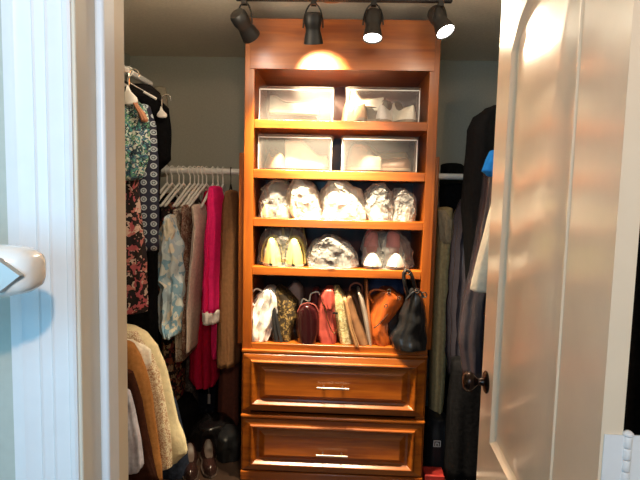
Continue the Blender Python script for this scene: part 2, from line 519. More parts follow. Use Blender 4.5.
# ================================================================== TRACK LIGHT
TZ = 2.262; TY = 2.25
tl = thing('track_light', 'black ceiling track light with four round spotlight heads above the shelving unit', 'track light', (0, TY, TZ))
t0 = P(236, 1, TY); t1 = P(452, 2, TY)
build('track_bar', G().box(t0.x, t1.x, TY-.012, TY+.012, TZ-.017, TZ+.008), M['black'], tl, bevel=.002)
g = G().lathe([(.0, .0), (.055, 0), (.06, .006), (.06, .02), (.0, .021)], (P(331, 0, TY).x, TY, TZ-.006), (0, 0, 1), 28, cap=False).box(P(331, 0, TY).x-.014, P(331, 0, TY).x+.014, TY-.014, TY+.014, TZ+.02, CZ+.001)
build('canopy', g, M['brass'], tl, label='bronze round mounting plate')
# heads: pivot pixel, aim direction, lit face visible
HEADS = [((244, 25), Vector((.38, .75, -.55)), 0), ((313, 28), Vector((.04, .5, -1.25)), 0), ((373, 25), Vector((-.02, -.28, -1)), 1), ((440, 21), Vector((.34, -.42, -.85)), 1)]
lamps = []
for (q, aim, lit) in HEADS:
    ax = aim.normalized(); c = P(q[0], q[1], TY)
    prof = [(.0, -.062), (.030, -.060), (.036, -.050), (.037, -.020), (.032, -.002), (.031, .010), (.036, .030), (.040, .052), (.0415, .062), (.038, .062), (.036, .05), (.0, .046)]
    hd = build('spot_head', G().lathe(prof, c, ax, 28, cap=False), M['black'], tl)
    # yoke arms either side and a stem to the track
    side = ax.cross(Vector((0, 0, 1)))
    side = side.normalized() if side.length > .2 else Vector((1, 0, 0))
    if abs(side.x) < .5: side = Vector((side.x, side.y, 0)).normalized()
    topz = TZ-.012
    y = G(); pts = []
    w = .042; span = topz-.012-c.z
    for k in range(13):
        a = PI*k/12
        pts.append(c+side*w*math.cos(a)+Vector((0, 0, max(.0, math.sin(a))*span)))
    y.tube(pts, .0035, 8)
    y.lathe([(.0, 0), (.010, 0), (.010, .034), (.0, .034)], (c.x, c.y, topz-.022), n=14, cap=False).box(c.x-.011, c.x+.011, c.y-.013, c.y+.013, TZ-.034, TZ-.012)
    build('yoke', y, M['black'], hd)
    build('lens', G().lathe([(.0, .054), (.0365, .054), (.0365, .0565), (.0, .058)], c, ax, 28, cap=False), M['lens'], hd, label='glowing white lamp face' if lit else None)
    lamps.append((c, ax))

# ================================================================== SHOES, BINS, BAGS ON THE SHELVES
def shoe_parts(c, l=.26, w=.09, h=.09, style='flat', rot=0, fat=.75):
    """returns (upper, sole, lining) meshes; toe points to -y before rotation, c is the middle of the sole"""
    up_, so, li = G(), G(), G()
    def wid(t): return w/2*(.55+.45*math.sin(min(1, t*1.7)*PI/2) - .22*math.exp(-((t-.62)/.18)**2) - .0)*(1 if t < .92 else .9)*(.35+.65*min(1, t/.1) if t < .1 else 1)
    lift = {'heel': .055, 'flat': .0, 'sneaker': .0}[style]
    def base(t): return lift*sm(max(0, min(1, (t-.35)/.4)))
    def hei(t):
        if style == 'sneaker': return h*(.45+.55*sm(max(0, min(1, (t-.2)/.45))))
        if style == 'heel': return h*(.42-.12*sm(max(0, min(1, (t-.25)/.3)))+.45*sm(max(0, min(1, (t-.7)/.3))))
        return h*(.5-.1*t+.35*sm(max(0, min(1, (t-.65)/.3))))
    rs, ss = [], []
    K = 18
    for k in range(K+1):
        t = k/K; yy = -l/2+l*t; W = wid(t)*((.25 if fat > .6 else .7) if k == 0 else 1); H = hei(t)*((.55 if fat > .6 else .8) if k == 0 else 1); b = base(t)
        ring = []
        for i in range(20):
            th = 2*PI*i/20; cx_, sx_ = math.cos(th), math.sin(th)
            z = b+.012+(H*sx_ if sx_ > 0 else .010*sx_)
            x = W*math.copysign(abs(cx_)**fat, cx_)*(1-.25*max(0, sx_))
            ring.append(Vector((x, yy, z)))
        rs.append(ring)
        ss.append([Vector((W*1.06*math.cos(2*PI*i/16), yy, b+(.013 if math.sin(2*PI*i/16) > 0 else 0))) for i in range(16)])
    up_.loft(rs)
    so.loft(ss)
    if style == 'heel':
        so.lathe([(.006, 0), (.009, .01), (.014, lift+.008)], (0, l/2-.03, 0), n=12)
    ir = []
    for k in range(9):
        t = .38+.55*k/8; W = wid(t)*.62*math.sin(PI*(.08+.84*k/8))**.5
        ir.append([Vector((W*math.cos(2*PI*i/14), -l/2+l*t, base(t)+.014+hei(t)*(.93+.09*math.sin(2*PI*i/14)))) for i in range(14)])
    li.loft(ir)
    mtx = Matrix.Translation(c) @ Matrix.Rotation(rot, 4, 'Z')
    for q in (up_, so, li): q.v = [mtx @ v for v in q.v]
    return up_, so, li


def shoe(c, mat, label, solemat=None, linmat=None, group=None, strap_=False, **k):
    u, s_, l_ = shoe_parts(Vector(c), **k)
    t = thing('shoe', label, 'shoe', c, group)
    build('upper', u, mat, t, angle=70); build('sole', s_, solemat or M['sole'], t); build('lining', l_, linmat or M['lining'], t, angle=70)
    if strap_:
        w_, h_, l0 = k.get('w', .09)/2, k.get('h', .09), k.get('l', .26)
        for q, a_ in ((.2, .62), (.42, .9)):
            pts = [Vector(c)+Vector((w_*.98*(.8+.2*a_)*math.cos(PI*n_/10), -l0/2+l0*q-.02*math.sin(PI*n_/10), .014+h_*.50*math.sin(PI*n_/10)**.8)) for n_ in range(11)]
            build('strap', G().tube(pts, .005, 8), M['strap'], t, label='greenish strap line')
    return t


M['strap'] = plain('olive yellow strap', (.40, .36, .12), .5)
M['sole'] = plain('rubber sole', (.35, .28, .2), .6)
M['darksole'] = plain('dark sole', (.05, .035, .03), .5)
M['lining'] = plain('shoe lining', (.22, .16, .12), .8)
M['cream'] = plain('cream leather', (.85, .80, .66), .45, var=.05)
M['yellow'] = plain('pale yellow leather', (.68, .58, .22), .42, var=.06)
M['dimwhite'] = plain('dimmed white leather', (.50, .46, .38), .5, var=.06)  # white shoe leather with the dimmer bin light put into its colour
M['dimcream'] = plain('dimmed cream leather', (.48, .38, .24), .5, var=.08)  # cream leather darkened in colour for the weak light inside the bins
M['whiteshoe'] = plain('white leather', (.80, .76, .70), .4, var=.04)
M['pink'] = plain('dusty pink leather', (.65, .22, .2), .5)
M['tan'] = plain('tan leather', (.48, .30, .17), .5, var=.1)
M['brownshoe'] = plain('brown leather', (.16, .085, .05), .45, var=.15)
M['blackshoe'] = plain('black leather', (.03, .028, .03), .35)
M['greyshoe'] = plain('grey suede', (.22, .19, .15), .8, var=.1)


def bin_box(pxl, pxr, pyt, zb, label, depth=.33, taper=.93):
    """clear bin with a lid; opening wider than the base, small chamfered shoulders"""
    YF = BY+.03
    xl = P(pxl, pyt+15, YF).x; xr = P(pxr, pyt+15, YF).x; zt = P((pxl+pxr)/2, pyt, YF).z
    t = thing('storage_bin', label, 'storage bin', ((xl+xr)/2, YF+depth/2, zb))
    def ring(i, z, r=.02):
        x0, x1, y0, y1 = xl+i, xr-i, YF+i, YF+depth-i; o = []
        for cx_, cy_, a0 in ((x1-r, y0+r, -PI/2), (x1-r, y1-r, 0), (x0+r, y1-r, PI/2), (x0+r, y0+r, PI)):
            for k in range(5): o.append(Vector((cx_+r*math.cos(a0+PI/2*k/4), cy_+r*math.sin(a0+PI/2*k/4), z)))
        return o
    h = zt-zb
    n = 20
    g = G(); g.loft([ring(.014, zb+.001), ring(.008, zb+.006), ring(.004, zb+h*.86), ring(.004, zb+h*.93)], cap=False)
    g.f.append(tuple(reversed(range(n))))
    build('body', g, M['bin'], t, solid=.0015, angle=30)
    g = G(); g.loft([ring(.0, zt-.012), ring(-.001, zt-.010), ring(-.001, zt-.003), ring(.003, zt), ring(.012, zt-.001)])
    build('lid', g, M['bin'], t, angle=30)
    g = G()
    for xx in (xl+.0035, xr-.0075):
        g.box(xx, xx+.004, YF+.014, YF+.018, zb+.004, zt-.012)
    g.box(xl+.01, xr-.01, YF+.002, YF+.004, zt-.016, zt-.012)
    build('rim', g, M['binrim'], t)
    return xl, xr, YF, zt


zA, zB, zC, zD, zE = SH['A'][1], SH['B'][1], SH['C'][1], SH['D'][1], SH['E'][1]
xl, xr, YF, zt = bin_box(258, 334, 86.5, zA, 'clear plastic bin at left on the top shelf holding one long pale shoe')
shoe((xl+.17, YF+.10, zA+.045), M['greyshoe'], 'long pale grey-beige shoe lying sideways in the upper left bin', style='flat', rot=PI/2+.1, l=.25, h=.10)
shoe((xl+.15, YF+.22, zA+.012), M['brownshoe'], 'dark shoe at the back of the upper left bin', style='flat', rot=PI/2, l=.25, h=.07)
xl, xr, YF, zt = bin_box(345.5, 421, 87, zA, 'clear plastic bin at right on the top shelf packed with cream shoes')
for i, (dx, dy, dz, rz, w, lb, mt) in enumerate([(.055, .08, .012, .5, .08, 'brown-trimmed cream shoe at the left end of the upper right bin', 'tan'), (.115, .10, .055, 1.35, .085, 'cream shoe lying sideways on top in the upper right bin', 'cream'),
                                        (.12, .07, .012, -1.3, .08, 'small beige shoe under the sideways cream shoe, upper right bin', 'greyshoe'), (.20, .10, .012, -.35, .085, 'white shoe toe forward in the middle of the upper right bin', 'whiteshoe'), (.295, .10, .012, .45, .09, 'large cream shoe leaning at the right end of the upper right bin', 'cream')]):
    shoe((xl+dx, YF+dy+.03, zA+dz), M[mt], lb, style='flat', rot=rz, l=.17, w=w, h=.14)
xl, xr, YF, zt = bin_box(257, 332.5, 134.5, zB, 'clear plastic bin at left on the second shelf, mostly white inside')
shoe((xl+.08, YF+.14, zB+.012), M['tan'], 'beige brown shoe at the left end of the lower left bin', style='flat', rot=.3, l=.22, w=.10, h=.12)
shoe((xl+.235, YF+.12, zB+.012), M['dimwhite'], 'white shoe lying across the lower left bin', style='sneaker', rot=PI/2+.15, l=.22, w=.1, h=.13)
xl, xr, YF, zt = bin_box(341, 418.5, 136.5, zB, 'clear plastic bin at right on the second shelf holding dark grey shoes')
shoe((xl+.13, YF+.10, zB+.012), M['greyshoe'], 'dark grey shoe toe forward in the lower right bin', style='sneaker', rot=.7, l=.2, w=.1, h=.12)
shoe((xl+.24, YF+.12, zB+.012), M['brownshoe'], 'brown grey shoe lying sideways in the lower right bin', style='flat', rot=PI/2-.2, l=.22, w=.1, h=.11)
shoe((xl+.24, YF+.23, zB+.045), M['dimcream'], 'cream shoe at the back top of the lower right bin', style='flat', rot=PI/2, l=.22, w=.1, h=.12)


def clampshelf(v):
    if v.y > BY+.002:
        v.x = min(max(v.x, BX0+T+.002), BX1-T-.002)
    v.y = min(v.y, BY+BD-.004)


def plastic_bag(rows, Y, depth, zb, label, mat, seed):
    rows = sorted(rows)
    g = silhouette(rows, Y, depth, n=64, folds=9, amp=.07, seed=seed, steps=6, zb=zb, power=2.3, wob=.0)
    rr = random.Random(seed); o = Vector((seed*5.3, 0, 0))
    zmin = zb
    for v in g.v:
        d = noise.noise_vector(v*22+o)*.012+noise.noise_vector(v*55+o)*.006
        if v.z-zmin < .01: d.z = 0
        v += d
        if v.z < zmin: v.z = zmin
        clampshelf(v)
    return build('plastic_bag', g, mat, label=label, cat='plastic bag', angle=22)


def pair(xpx, y, Y, z, mat, lab, **k):
    for x, s_ in zip(xpx, ('left', 'right')):
        c = P(x, y, Y); shoe((c.x, Y+k.get('l', .26)*.5-.04, z), mat, lab % s_, **k)


# third shelf
plastic_bag([(182, 270, 288), (188, 263, 292), (200, 260, 293), (217, 259, 293)], 2.63, .10, zC+.001, 'clear bag round pale yellow shoes, first at left on the third shelf', M['bag'], 3)
pair((267, 282), 215, 2.57, zC+.003, M['yellow'], 'pale yellow shoe, %s one in the leftmost bag on the third shelf', style='flat', l=.18, w=.07, h=.11)
plastic_bag([(179, 294, 306), (186, 289, 316), (200, 286, 322), (218, 292, 323)], 2.62, .10, zC+.001, 'crumpled cloudy white bag, second from left on the third shelf', M['bagmilky'], 4)
shoe((P(305, 215, 2.6).x, 2.66, zC+.003), M['whiteshoe'], 'white shoe inside the second bag on the third shelf', style='sneaker', l=.2, w=.1, h=.12, rot=.3)
plastic_bag([(182, 328, 346), (190, 322, 360), (202, 320, 365), (219, 321, 366)], 2.63, .11, zC+.001, 'big bright white bag in the middle of the third shelf', M['bagmilky'], 5)
shoe((P(343, 215, 2.6).x, 2.65, zC+.003), M['whiteshoe'], 'white shoe lying across the big middle bag on the third shelf', style='sneaker', l=.2, w=.11, h=.14, rot=PI/2)
plastic_bag([(186, 370, 386), (192, 365, 391), (206, 363, 392), (219, 366, 392)], 2.62, .10, zC+.001, 'clear bag tied round a pale shoe, second from right on the third shelf', M['bag'], 6)
shoe((P(378, 215, 2.6).x, 2.65, zC+.003), M['cream'], 'cream shoe toe forward in the second bag from right, third shelf', style='flat', l=.2, w=.09, h=.13, rot=-.2)
plastic_bag([(191, 394, 408), (197, 391, 415), (209, 391, 416), (220, 392, 414)], 2.62, .10, zC+.001, 'clear bag at the right end of the third shelf holding a beige shoe', M['bag'], 7)
shoe((P(403, 215, 2.6).x, 2.65, zC+.003), M['greyshoe'], 'beige shoe toe forward in the rightmost bag, third shelf', style='flat', l=.2, w=.085, h=.12, rot=.25)
# fourth shelf
plastic_bag([(229, 266, 300), (236, 261, 304), (250, 259, 306), (266, 259, 306)], 2.63, .115, zD+.001, 'clear bag over the pair of pale yellow shoes on the fourth shelf', M['bagthin'], 8)
pair((272, 294), 264, 2.545, zD+.003, M['yellow'], 'pale yellow rounded clog, %s of the pair at left on the fourth shelf', style='flat', l=.26, w=.118, h=.26, strap_=True, fat=.45)
plastic_bag([(237, 322, 336), (243, 312, 350), (255, 306, 357), (268, 306, 359)], 2.61, .105, zD+.001, 'shiny crumpled clear bag over dark shoes, middle of the fourth shelf', M['bag'], 9)
pair((321, 343), 264, 2.56, zD+.003, M['blackshoe'], 'black shoe, %s of the two in the middle bag on the fourth shelf', style='flat', l=.24, w=.09, h=.11)
plastic_bag([(233, 370, 400), (240, 364, 407), (253, 362, 411), (268, 362, 412)], 2.64, .11, zD+.001, 'thin clear bag over the white and pink heels on the fourth shelf', M['bagthin'], 10)
for x, s_ in ((372, 'left'), (395, 'right')):
    c = P(x, 262, 2.58)
    u, so, li = shoe_parts(Vector((c.x, 2.64, zD+.003)), l=.26, w=.115, h=.15, style='heel')
    t = thing('shoe', 'white pointed heeled shoe with dusty pink back, %s of the pair on the fourth shelf' % s_, 'shoe', (c.x, 2.64, zD+.003))
    build('upper', u, M['whiteshoe'], t, angle=70); build('sole', so, M['darksole'], t); build('lining', li, M['pink'], t, label='dusty pink lining', angle=70)
    hc = G().lathe([(.034, 0), (.038, .04), (.034, .095), (.018, .125)], (c.x, 2.64+.06, zD+.06), n=16)
    build('heel_counter', hc, M['pink'], t, label='dusty pink heel back')

# ------------------------------------------------------------------ handbags on the lower shelf
def strap(pts, r, flat=None):
    # Catmull-Rom through the points
    pts = [Vector(p) for p in pts]; q = [pts[0]]+pts+[pts[-1]]; out = []
    for i in range(1, len(q)-2):
        for k in range(8):
            t = k/8; a, b, c, d = q[i-1:i+3]
            out.append(.5*((2*b)+(-a+c)*t+(2*a-5*b+4*c-d)*t*t+(-a+3*b-3*c+d)*t**3))
    out.append(pts[-1])
    return G().tube(out, r, 8)


def pstrap(pp, Y, r, dy=None):
    return strap([P(x, y, Y+(dy[i] if dy else 0)) for i, (x, y) in enumerate(pp)], r)


def bag(rows, Y, depth, mat, label, seed, power=2.6, amp=.05, folds=5, wob=.003, zb=None, name='handbag', cat='handbag'):
    rows = [(a, (b_+c_)/2-(c_-b_)*.57, (b_+c_)/2+(c_-b_)*.57) for a, b_, c_ in rows]
    g = silhouette(rows, Y, depth, seed=seed, power=power, amp=amp, folds=folds, wob=wob, zb=zb if zb is not None else zE+.001)
    zs = min(v.z for v in g.v)
    if zs < zE+.0005 and zb is None:
        for v in g.v:
            if v.z < zE+.0005: v.z = zE+.0005
    for v in g.v: clampshelf(v)
    return build(name, g, mat, label=label, cat=cat, angle=70)


m_ = plain('white soft leather', (.80, .75, .70), .35, var=.06, bump=.4, scale=24, coat=.2)
b = bag([(288, 265, 276), (294, 259, 280), (305, 254, 281), (322, 249, 277), (336, 248, 272), (342, 250, 268)], 2.60, .085, m_, 'white ruched soft leather handbag, first at left on the lower shelf', 21, amp=.22, folds=11, wob=.010)
build('handle', pstrap([(258, 296), (250, 303), (246, 314), (248, 326)], 2.56, .0045), plain('dark braided cord', (.05, .04, .035), .6), b, label='dark corded handle')
build('handle', pstrap([(262, 291), (256, 289), (251, 296), (254, 306)], 2.54, .004), m_, b)
m_ = patches('leopard weave', [(.05, .035, .02), (.22, .14, .04), (.36, .24, .09), (.05, .035, .015)], 75, .55, edge=((.03, .02, .012), .12))
b = bag([(287, 277, 281), (293, 276, 289), (303, 277, 297), (318, 277, 297), (335, 279, 292), (344, 283, 291)], 2.61, .085, m_, 'olive and black animal print handbag, second from left on the lower shelf', 22, amp=.03)
build('side_panel', silhouette([(306, 271, 277), (320, 271, 281), (341, 272, 286)], 2.57, .05, seed=3, power=2.3, zb=zE+.002), plain('black patent', (.02, .02, .022), .2, coat=.5), b, label='black glossy side')
m_ = plain('dusty pink beige leather', (.50, .33, .27), .5, var=.15, bump=.2)
bag([(283, 293, 299), (288, 289, 302), (298, 288, 303), (306, 290, 302), (342, 291, 300)], 2.78, .06, m_, 'dusty beige soft handbag standing behind the animal print one', 23, amp=.08)
m_ = plain('burgundy patent leather', (.025, .004, .005), .14, coat=.9)
b = bag([(304, 303, 313), (308, 299, 317), (318, 297, 319), (335, 297, 319), (345, 299, 317)], 2.58, .075, m_, 'dark burgundy patent handbag with arched top on the lower shelf', 24, power=2.4, amp=.01, wob=.001)
build('handle', pstrap([(301, 306), (303, 299), (309, 301), (311, 294), (318, 292), (321, 298)], 2.57, .004), M['cream'], b, label='pale cord handle')
build('trim_band', pstrap([(297.5, 312), (301, 305.5), (308, 303), (315, 305.5), (318.5, 312)], 2.53, .003), plain('burgundy piping', (.2, .05, .04), .3), b)
m_ = plain('burgundy red leather', (.22, .035, .03), .4, var=.1)
bag([(289, 313, 319), (296, 311, 321), (320, 312, 321), (342, 313, 320)], 2.72, .06, m_, 'dark red handbag wedged behind the burgundy patent one', 25)
m_ = plain('coral leather', (.42, .07, .05), .45, var=.08, bump=.15)
b = bag([(288, 326, 334), (294, 321, 336), (302, 319, 337), (318, 318, 337), (336, 318, 336), (345, 320, 336)], 2.59, .07, m_, 'coral red handbag with a thin chain, beside the cream woven bag', 26, amp=.06)
g = G(); ch = [(322, 302), (325, 309), (327, 318), (330, 327), (334, 333), (337, 328), (336, 318)]
build('chain', pstrap(ch, 2.513, .0025), M['gold'], b, label='thin gold chain')
build('flap', silhouette([(290, 323, 335), (296, 320, 336), (303, 321, 336), (308, 325, 334)], 2.545, .035, seed=9, power=2.3, wob=.001), m_, b)
m_ = patches('cream basket weave', [(.62, .52, .26), (.5, .4, .17), (.7, .62, .36), (.35, .27, .12)], 90, .6, stretch=(1, 1, 1.6))
b = bag([(288, 333, 340), (294, 332, 344), (310, 333, 348), (330, 337, 351), (346, 340, 353)], 2.60, .08, m_, 'pale cream woven handbag leaning left, middle of the lower shelf', 27, amp=.03)
build('clasp', G().box(P(335, 313, 2.52).x-.012, P(335, 313, 2.52).x+.014, 2.513, 2.522, P(335, 313, 2.52).z-.004, P(335, 313, 2.52).z+.004), M['black'], b)
m_ = plain('tan suede', (.20, .09, .035), .75, var=.12, bump=.2)
b = bag([(294, 346, 352), (301, 342, 354), (312, 344, 357), (330, 350, 363), (345, 355, 368)], 2.60, .085, m_, 'tan brown flap handbag leaning against the cream woven one', 28, amp=.03)
build('flap', silhouette([(298, 343, 347), (312, 345, 350), (330, 350, 355), (344, 354, 360)], 2.555, .06, seed=4, power=2.6), plain('pale tan edge', (.42, .23, .10), .6), b, label='paler tan front flap')
m_ = plain('brown leather', (.16, .06, .025), .4, var=.1)
b = bag([(292, 350, 356), (300, 352, 361), (320, 357, 367), (342, 362, 371)], 2.66, .08, m_, 'brown handbag with a looped handle, behind the tan flap bag', 29, amp=.03)
build('handle', pstrap([(350, 298), (350, 287), (356, 283), (362, 287), (361, 300)], 2.62, .0045), plain('red brown strap', (.35, .1, .05), .4), b)
m_ = plain('taupe canvas', (.33, .27, .22), .8, var=.1)
b = bag([(290, 357, 360), (296, 358, 363), (320, 363, 368), (346, 368, 371)], 2.60, .09, m_, 'slim taupe clutch standing upright left of the orange brown bag', 30, amp=.02)
b2 = bag([(281, 364.5, 367.5), (300, 365, 368.5), (346, 369, 373)], 2.585, .06, plain('rust leather', (.35, .12, .04), .4), 'narrow rust leather purse, tallest edge left of the orange brown bag', 31, amp=.01)
m_ = plain('dark navy cloth', (.03, .035, .09), .7, var=.2)
bag([(276, 372, 398), (283, 368, 403), (292, 368, 405), (320, 370, 405), (342, 372, 404)], 2.80, .06, m_, 'dark navy fabric pouch at the back behind the orange brown bag', 32)
m_ = plain('cognac leather', (.36, .075, .012), .3, var=.12, bump=.3, scale=14, coat=.35)
b = bag([(290, 380, 394), (296, 374, 401), (304, 371, 401), (316, 369, 394), (326, 368, 386), (338, 369, 386), (346, 371, 389), (350, 374, 388)], 2.60, .08, m_, 'orange brown slouchy leather handbag on the lower shelf', 33, amp=.10, folds=6, wob=.006)
for q, yq in (((386, 306), 2.505), ((389, 291), 2.515), ((399, 298), 2.52)):
    build('ring', G().tube([P(*q, yq)+Vector((.008*math.cos(a/10*2*PI), 0, .009*math.sin(a/10*2*PI))) for a in range(11)], .0022, 6), M['chrome'], b, label='round chrome ring')
build('zipper', pstrap([(374, 328), (379, 324), (384, 319), (388, 314)], 2.505, .0025), M['chrome'], b)
build('handle', pstrap([(373, 303), (369, 295), (374, 290), (384, 291), (391, 297)], 2.54, .006), m_, b)
m_ = plain('very dark brown leather', (.03, .016, .012), .35, var=.1)
bag([(295, 388, 399), (305, 388, 402), (325, 381, 402), (346, 384, 402)], 2.67, .09, m_, 'very dark brown handbag between the orange brown bag and the black tote', 34, amp=.06)
m_ = plain('black nappa leather', (.010, .010, .011), .30, bump=.7, scale=14, coat=.12)
b = bag([(289, 409, 416), (297, 405, 420), (310, 403, 422), (325, 400, 423), (336, 394, 423), (346, 391, 424), (354, 394, 423)], 2.545, .095, m_, 'black leather tote with silver rings at the right end of the lower shelf', 35, amp=.10, folds=6, wob=.012)
hb = build('handle', pstrap([(408, 296), (405, 285), (404, 273), (409, 271), (413, 280), (417, 297)], 2.455, .009, dy=[.02, .0, .0, .0, .0, .02]), m_, b)
g = G()
for q, Yq, rr in (((408, 272), 2.438, .012), ((417, 291), 2.435, .010), ((424, 295), 2.45, .013)):
    c = P(*q, Yq); g = G().tube([c+Vector((rr*math.cos(a/14*2*PI), 0, rr*math.sin(a/14*2*PI))) for a in range(15)], .0028, 8)
    build('ring', g, M['chrome'], b, label='silver metal ring')
build('handle', pstrap([(406, 300), (412, 293), (419, 291), (424, 297)], 2.45, .005), m_, b)

# ================================================================== HANGING CLOTHES
RZ, RY = 1.556, 2.95
rodo = build('closet_rod', G().tube([(CW+.001, RY, RZ), (-.513, RY, RZ)], .017, 20), M['rod'], label='white clothes rod along the back of the closet left of the shelves', cat='clothes rod')
LRX = -1.0
build('closet_rod', G().tube([(LRX, FY1+.02, 1.99), (LRX, 2.72, 1.99)], .015, 16), M['rod'], label='upper side rod running toward the back, carrying the patterned dresses', cat='clothes rod')
build('closet_rod', G().tube([(LRX, FY1+.02, .93), (LRX, 2.72, .93)], .015, 16), M['rod'], label='lower side rod carrying the cream lace jacket', cat='clothes rod')
build('closet_rod', G().tube([(.488, RY, RZ), (CE-.001, RY, RZ)], .017, 16), M['rod'], label='clothes rod on the right of the shelves carrying the olive coat', cat='clothes rod')


def hanger(c, rot, label, mat, group=None, w=.2, r=.0035, drop=.075, hook=.10, bar=True):
    """c = point on top of the rod"""
    t = thing('clothes_hanger', label, 'hanger', c, group)
    u = Vector((math.cos(rot), math.sin(rot), 0)); c = Vector(c)
    base = c+Vector((0, 0, -hook-.02))
    pts = [c+u*(-.021)+Vector((0, 0, -.016))]
    for k in range(9):
        a = PI-PI*k/8*1.35
        pts.append(c+u*(.0215*math.cos(a))+Vector((0, 0, -.018+.0215*math.sin(a))))
    pts += [c+Vector((0, 0, -.05)), base]
    build('hook', G().tube(pts[1:], r*.8, 6), mat, t)
    g = G().tube([base-u*w+Vector((0, 0, -drop)), base-u*w*.92+Vector((0, 0, -drop+.006)), base-u*w*.5+Vector((0, 0, -drop*.5)), base, base+u*w*.5+Vector((0, 0, -drop*.5)), base+u*w*.92+Vector((0, 0, -drop+.006)), base+u*w+Vector((0, 0, -drop))], r*1.5, 8)
    if bar: g.tube([base-u*w*.95+Vector((0, 0, -drop-.006)), base+u*w*.95+Vector((0, 0, -drop-.006))], r, 6)
    build('shoulders', g, mat, t)
    return t


HL = [(167, 'white plastic hanger holding the pale blue tie-dye shirt', -1.86, 'hangwhite'), (172, 'white plastic hanger holding the dark autumn floral dress', -1.88, 'hangwhite')]
mid = 'white plastic hanger in the tight row between the tie-dye shirt and the pink coats'
for x in (179, 183.5, 190, 194.5, 198.5, 202.5, 206.5): HL.append((x, mid, -1.88+random.uniform(-.06, .06), 'hangwhite'))
HL += [(213, 'white plastic hanger under the crimson coat', -1.72, 'hangwhite'), (218, 'white plastic hanger of the hot pink jacket', -1.66, 'hangwhite'), (223, 'white plastic hanger at the right edge of the hot pink jacket', -1.6, 'hangwhite'),
       (231, 'black hanger holding the olive brown coat next to the shelves', -1.52, 'black')]
for x, lb, rz, mt in HL:
    c = P(x, 168, RY); hanger((c.x, RY, RZ+.021), rz, lb, M[mt], 'white hangers in the crowded middle of the back rod' if lb == mid else None, w=.165, hook=.075, drop=.125, bar=False, r=.0048 if mt == 'hangwhite' else .003)

tie = patches('pale blue tie dye', [(.68, .74, .72), (.25, .45, .60), (.62, .74, .80), (.85, .80, .68), (.45,.6,.7)], 13, .9, warp=.25)
garment('tie_dye_shirt', [(216, 166, 172), (228, 162, 176), (240, 160, 181), (262, 158, 184), (276, 155, 183), (284, 162, 184), (300, 160, 183), (318, 161, 181), (333, 166, 178)], 2.68, .09, tie, 'pale blue and cream tie-dye shirt on the back rod', 'shirt', folds=8, amp=.2, seed=41, wob=.018)
garment('collar', [(220, 167, 171), (232, 163, 175), (240, 161, 173)], 2.62, .03, cloth('cream collar', (.78, .74, .6)), None, None, seed=42, parent=bpy.data.objects['tie_dye_shirt'])
flor = patches('autumn floral', [(.02, .015, .015), (.03, .02, .02), (.30, .10, .05), (.02, .015, .012), (.45, .33, .2), (.02, .02, .02), (.25, .04, .05)], 52, .85, warp=.03)
garment('floral_dress', [(204, 166, 178), (260, 160, 184), (330, 164, 184), (365, 168, 184), (396, 172, 183)], 2.98, .14, flor, 'black dress with rust and gold floral print below the tie-dye shirt', 'dress', folds=7, amp=.18, seed=43)
beig = patches('beige mottled print', [(.50, .42, .33), (.35, .26, .2), (.62, .55, .45), (.25, .17, .14)], 55, .9, warp=.05)
garment('skirt', [(210, 179, 187), (250, 180, 188), (300, 181, 188), (354, 182, 190)], 2.88, .16, beig, 'narrow beige mottled skirt right of the tie-dye shirt', 'skirt', folds=4, amp=.15, seed=44)
brn = patches('brown lace print', [(.30, .16, .12), (.16, .08, .06), (.45, .33, .26), (.22, .1, .08)], 60, .9, warp=.05)
garment('blouse', [(206, 188, 194), (240, 187, 194), (300, 188, 196), (346, 188, 197)], 2.88, .16, brn, 'red brown patterned blouse between the beige skirt and the pink coats', 'blouse', folds=4, amp=.15, seed=45)
garment('blouse', [(206, 196, 203), (225, 197, 206), (262, 193, 203), (300, 190, 199), (345, 191, 196)], 2.84, .14, cloth('blush cream cloth', (.72, .60, .53)), 'cream blush blouse pressed against the crimson coat', 'blouse', folds=4, amp=.15, seed=46)
garment('blouse', [(204, 183, 190), (240, 184, 189), (345, 183, 190)], 3.0, .16, cloth('taupe cloth', (.30, .25, .2)), 'taupe blouse behind the beige mottled skirt', 'blouse', folds=4, seed=47)
crim = cloth('crimson wool', (.50, .010, .055), .12, bump=.15)
garment('crimson_coat', [(192, 206, 215), (205, 202, 217), (240, 199, 217), (300, 195, 218), (350, 191, 219), (376, 191, 219), (383, 196, 216)], 2.99, .10, crim, 'crimson red coat hanging behind the hot pink jacket', 'coat', folds=8, amp=.22, seed=48)
hot = cloth('hot pink wool', (.95, .028, .20), .08, bump=.12)
jk = garment('pink_jacket', [(188, 213, 219), (196, 210, 222), (215, 209, 223), (245, 206, 223), (280, 205, 222), (308, 205, 222)], 2.80, .13, hot, 'hot pink jacket with white cuff on the back rod', 'jacket', folds=6, amp=.16, seed=49)
garment('cuff', [(308, 204, 223), (319, 204, 222)], 2.80, .135, cloth('white satin cuff', (.82, .76, .72)), 'white satin turned-up cuff', None, folds=5, amp=.12, seed=50, parent=jk)
garment('hem', [(318, 212, 223), (345, 212, 222), (356, 213, 220)], 2.90, .06, hot, None, None, folds=5, amp=.2, seed=51, parent=jk)
garment('brown_coat', [(192, 227, 236), (204, 224, 238), (240, 221, 240), (290, 219, 240), (340, 218, 241), (361, 218, 240)], 2.86, .13, cloth('olive brown wool', (.26, .13, .062), .12), 'olive brown coat on a black hanger beside the shelving unit', 'coat', folds=6, amp=.14, seed=52)
garment('mauve_dress', [(240, 222, 240), (350, 220, 240), (400, 218, 240), (439, 217, 239)], 3.12, .07, cloth('mauve brown cloth', (.20, .075, .055), .12), 'long mauve brown dress hanging lower behind the olive brown coat', 'dress', folds=5, amp=.12, seed=53)
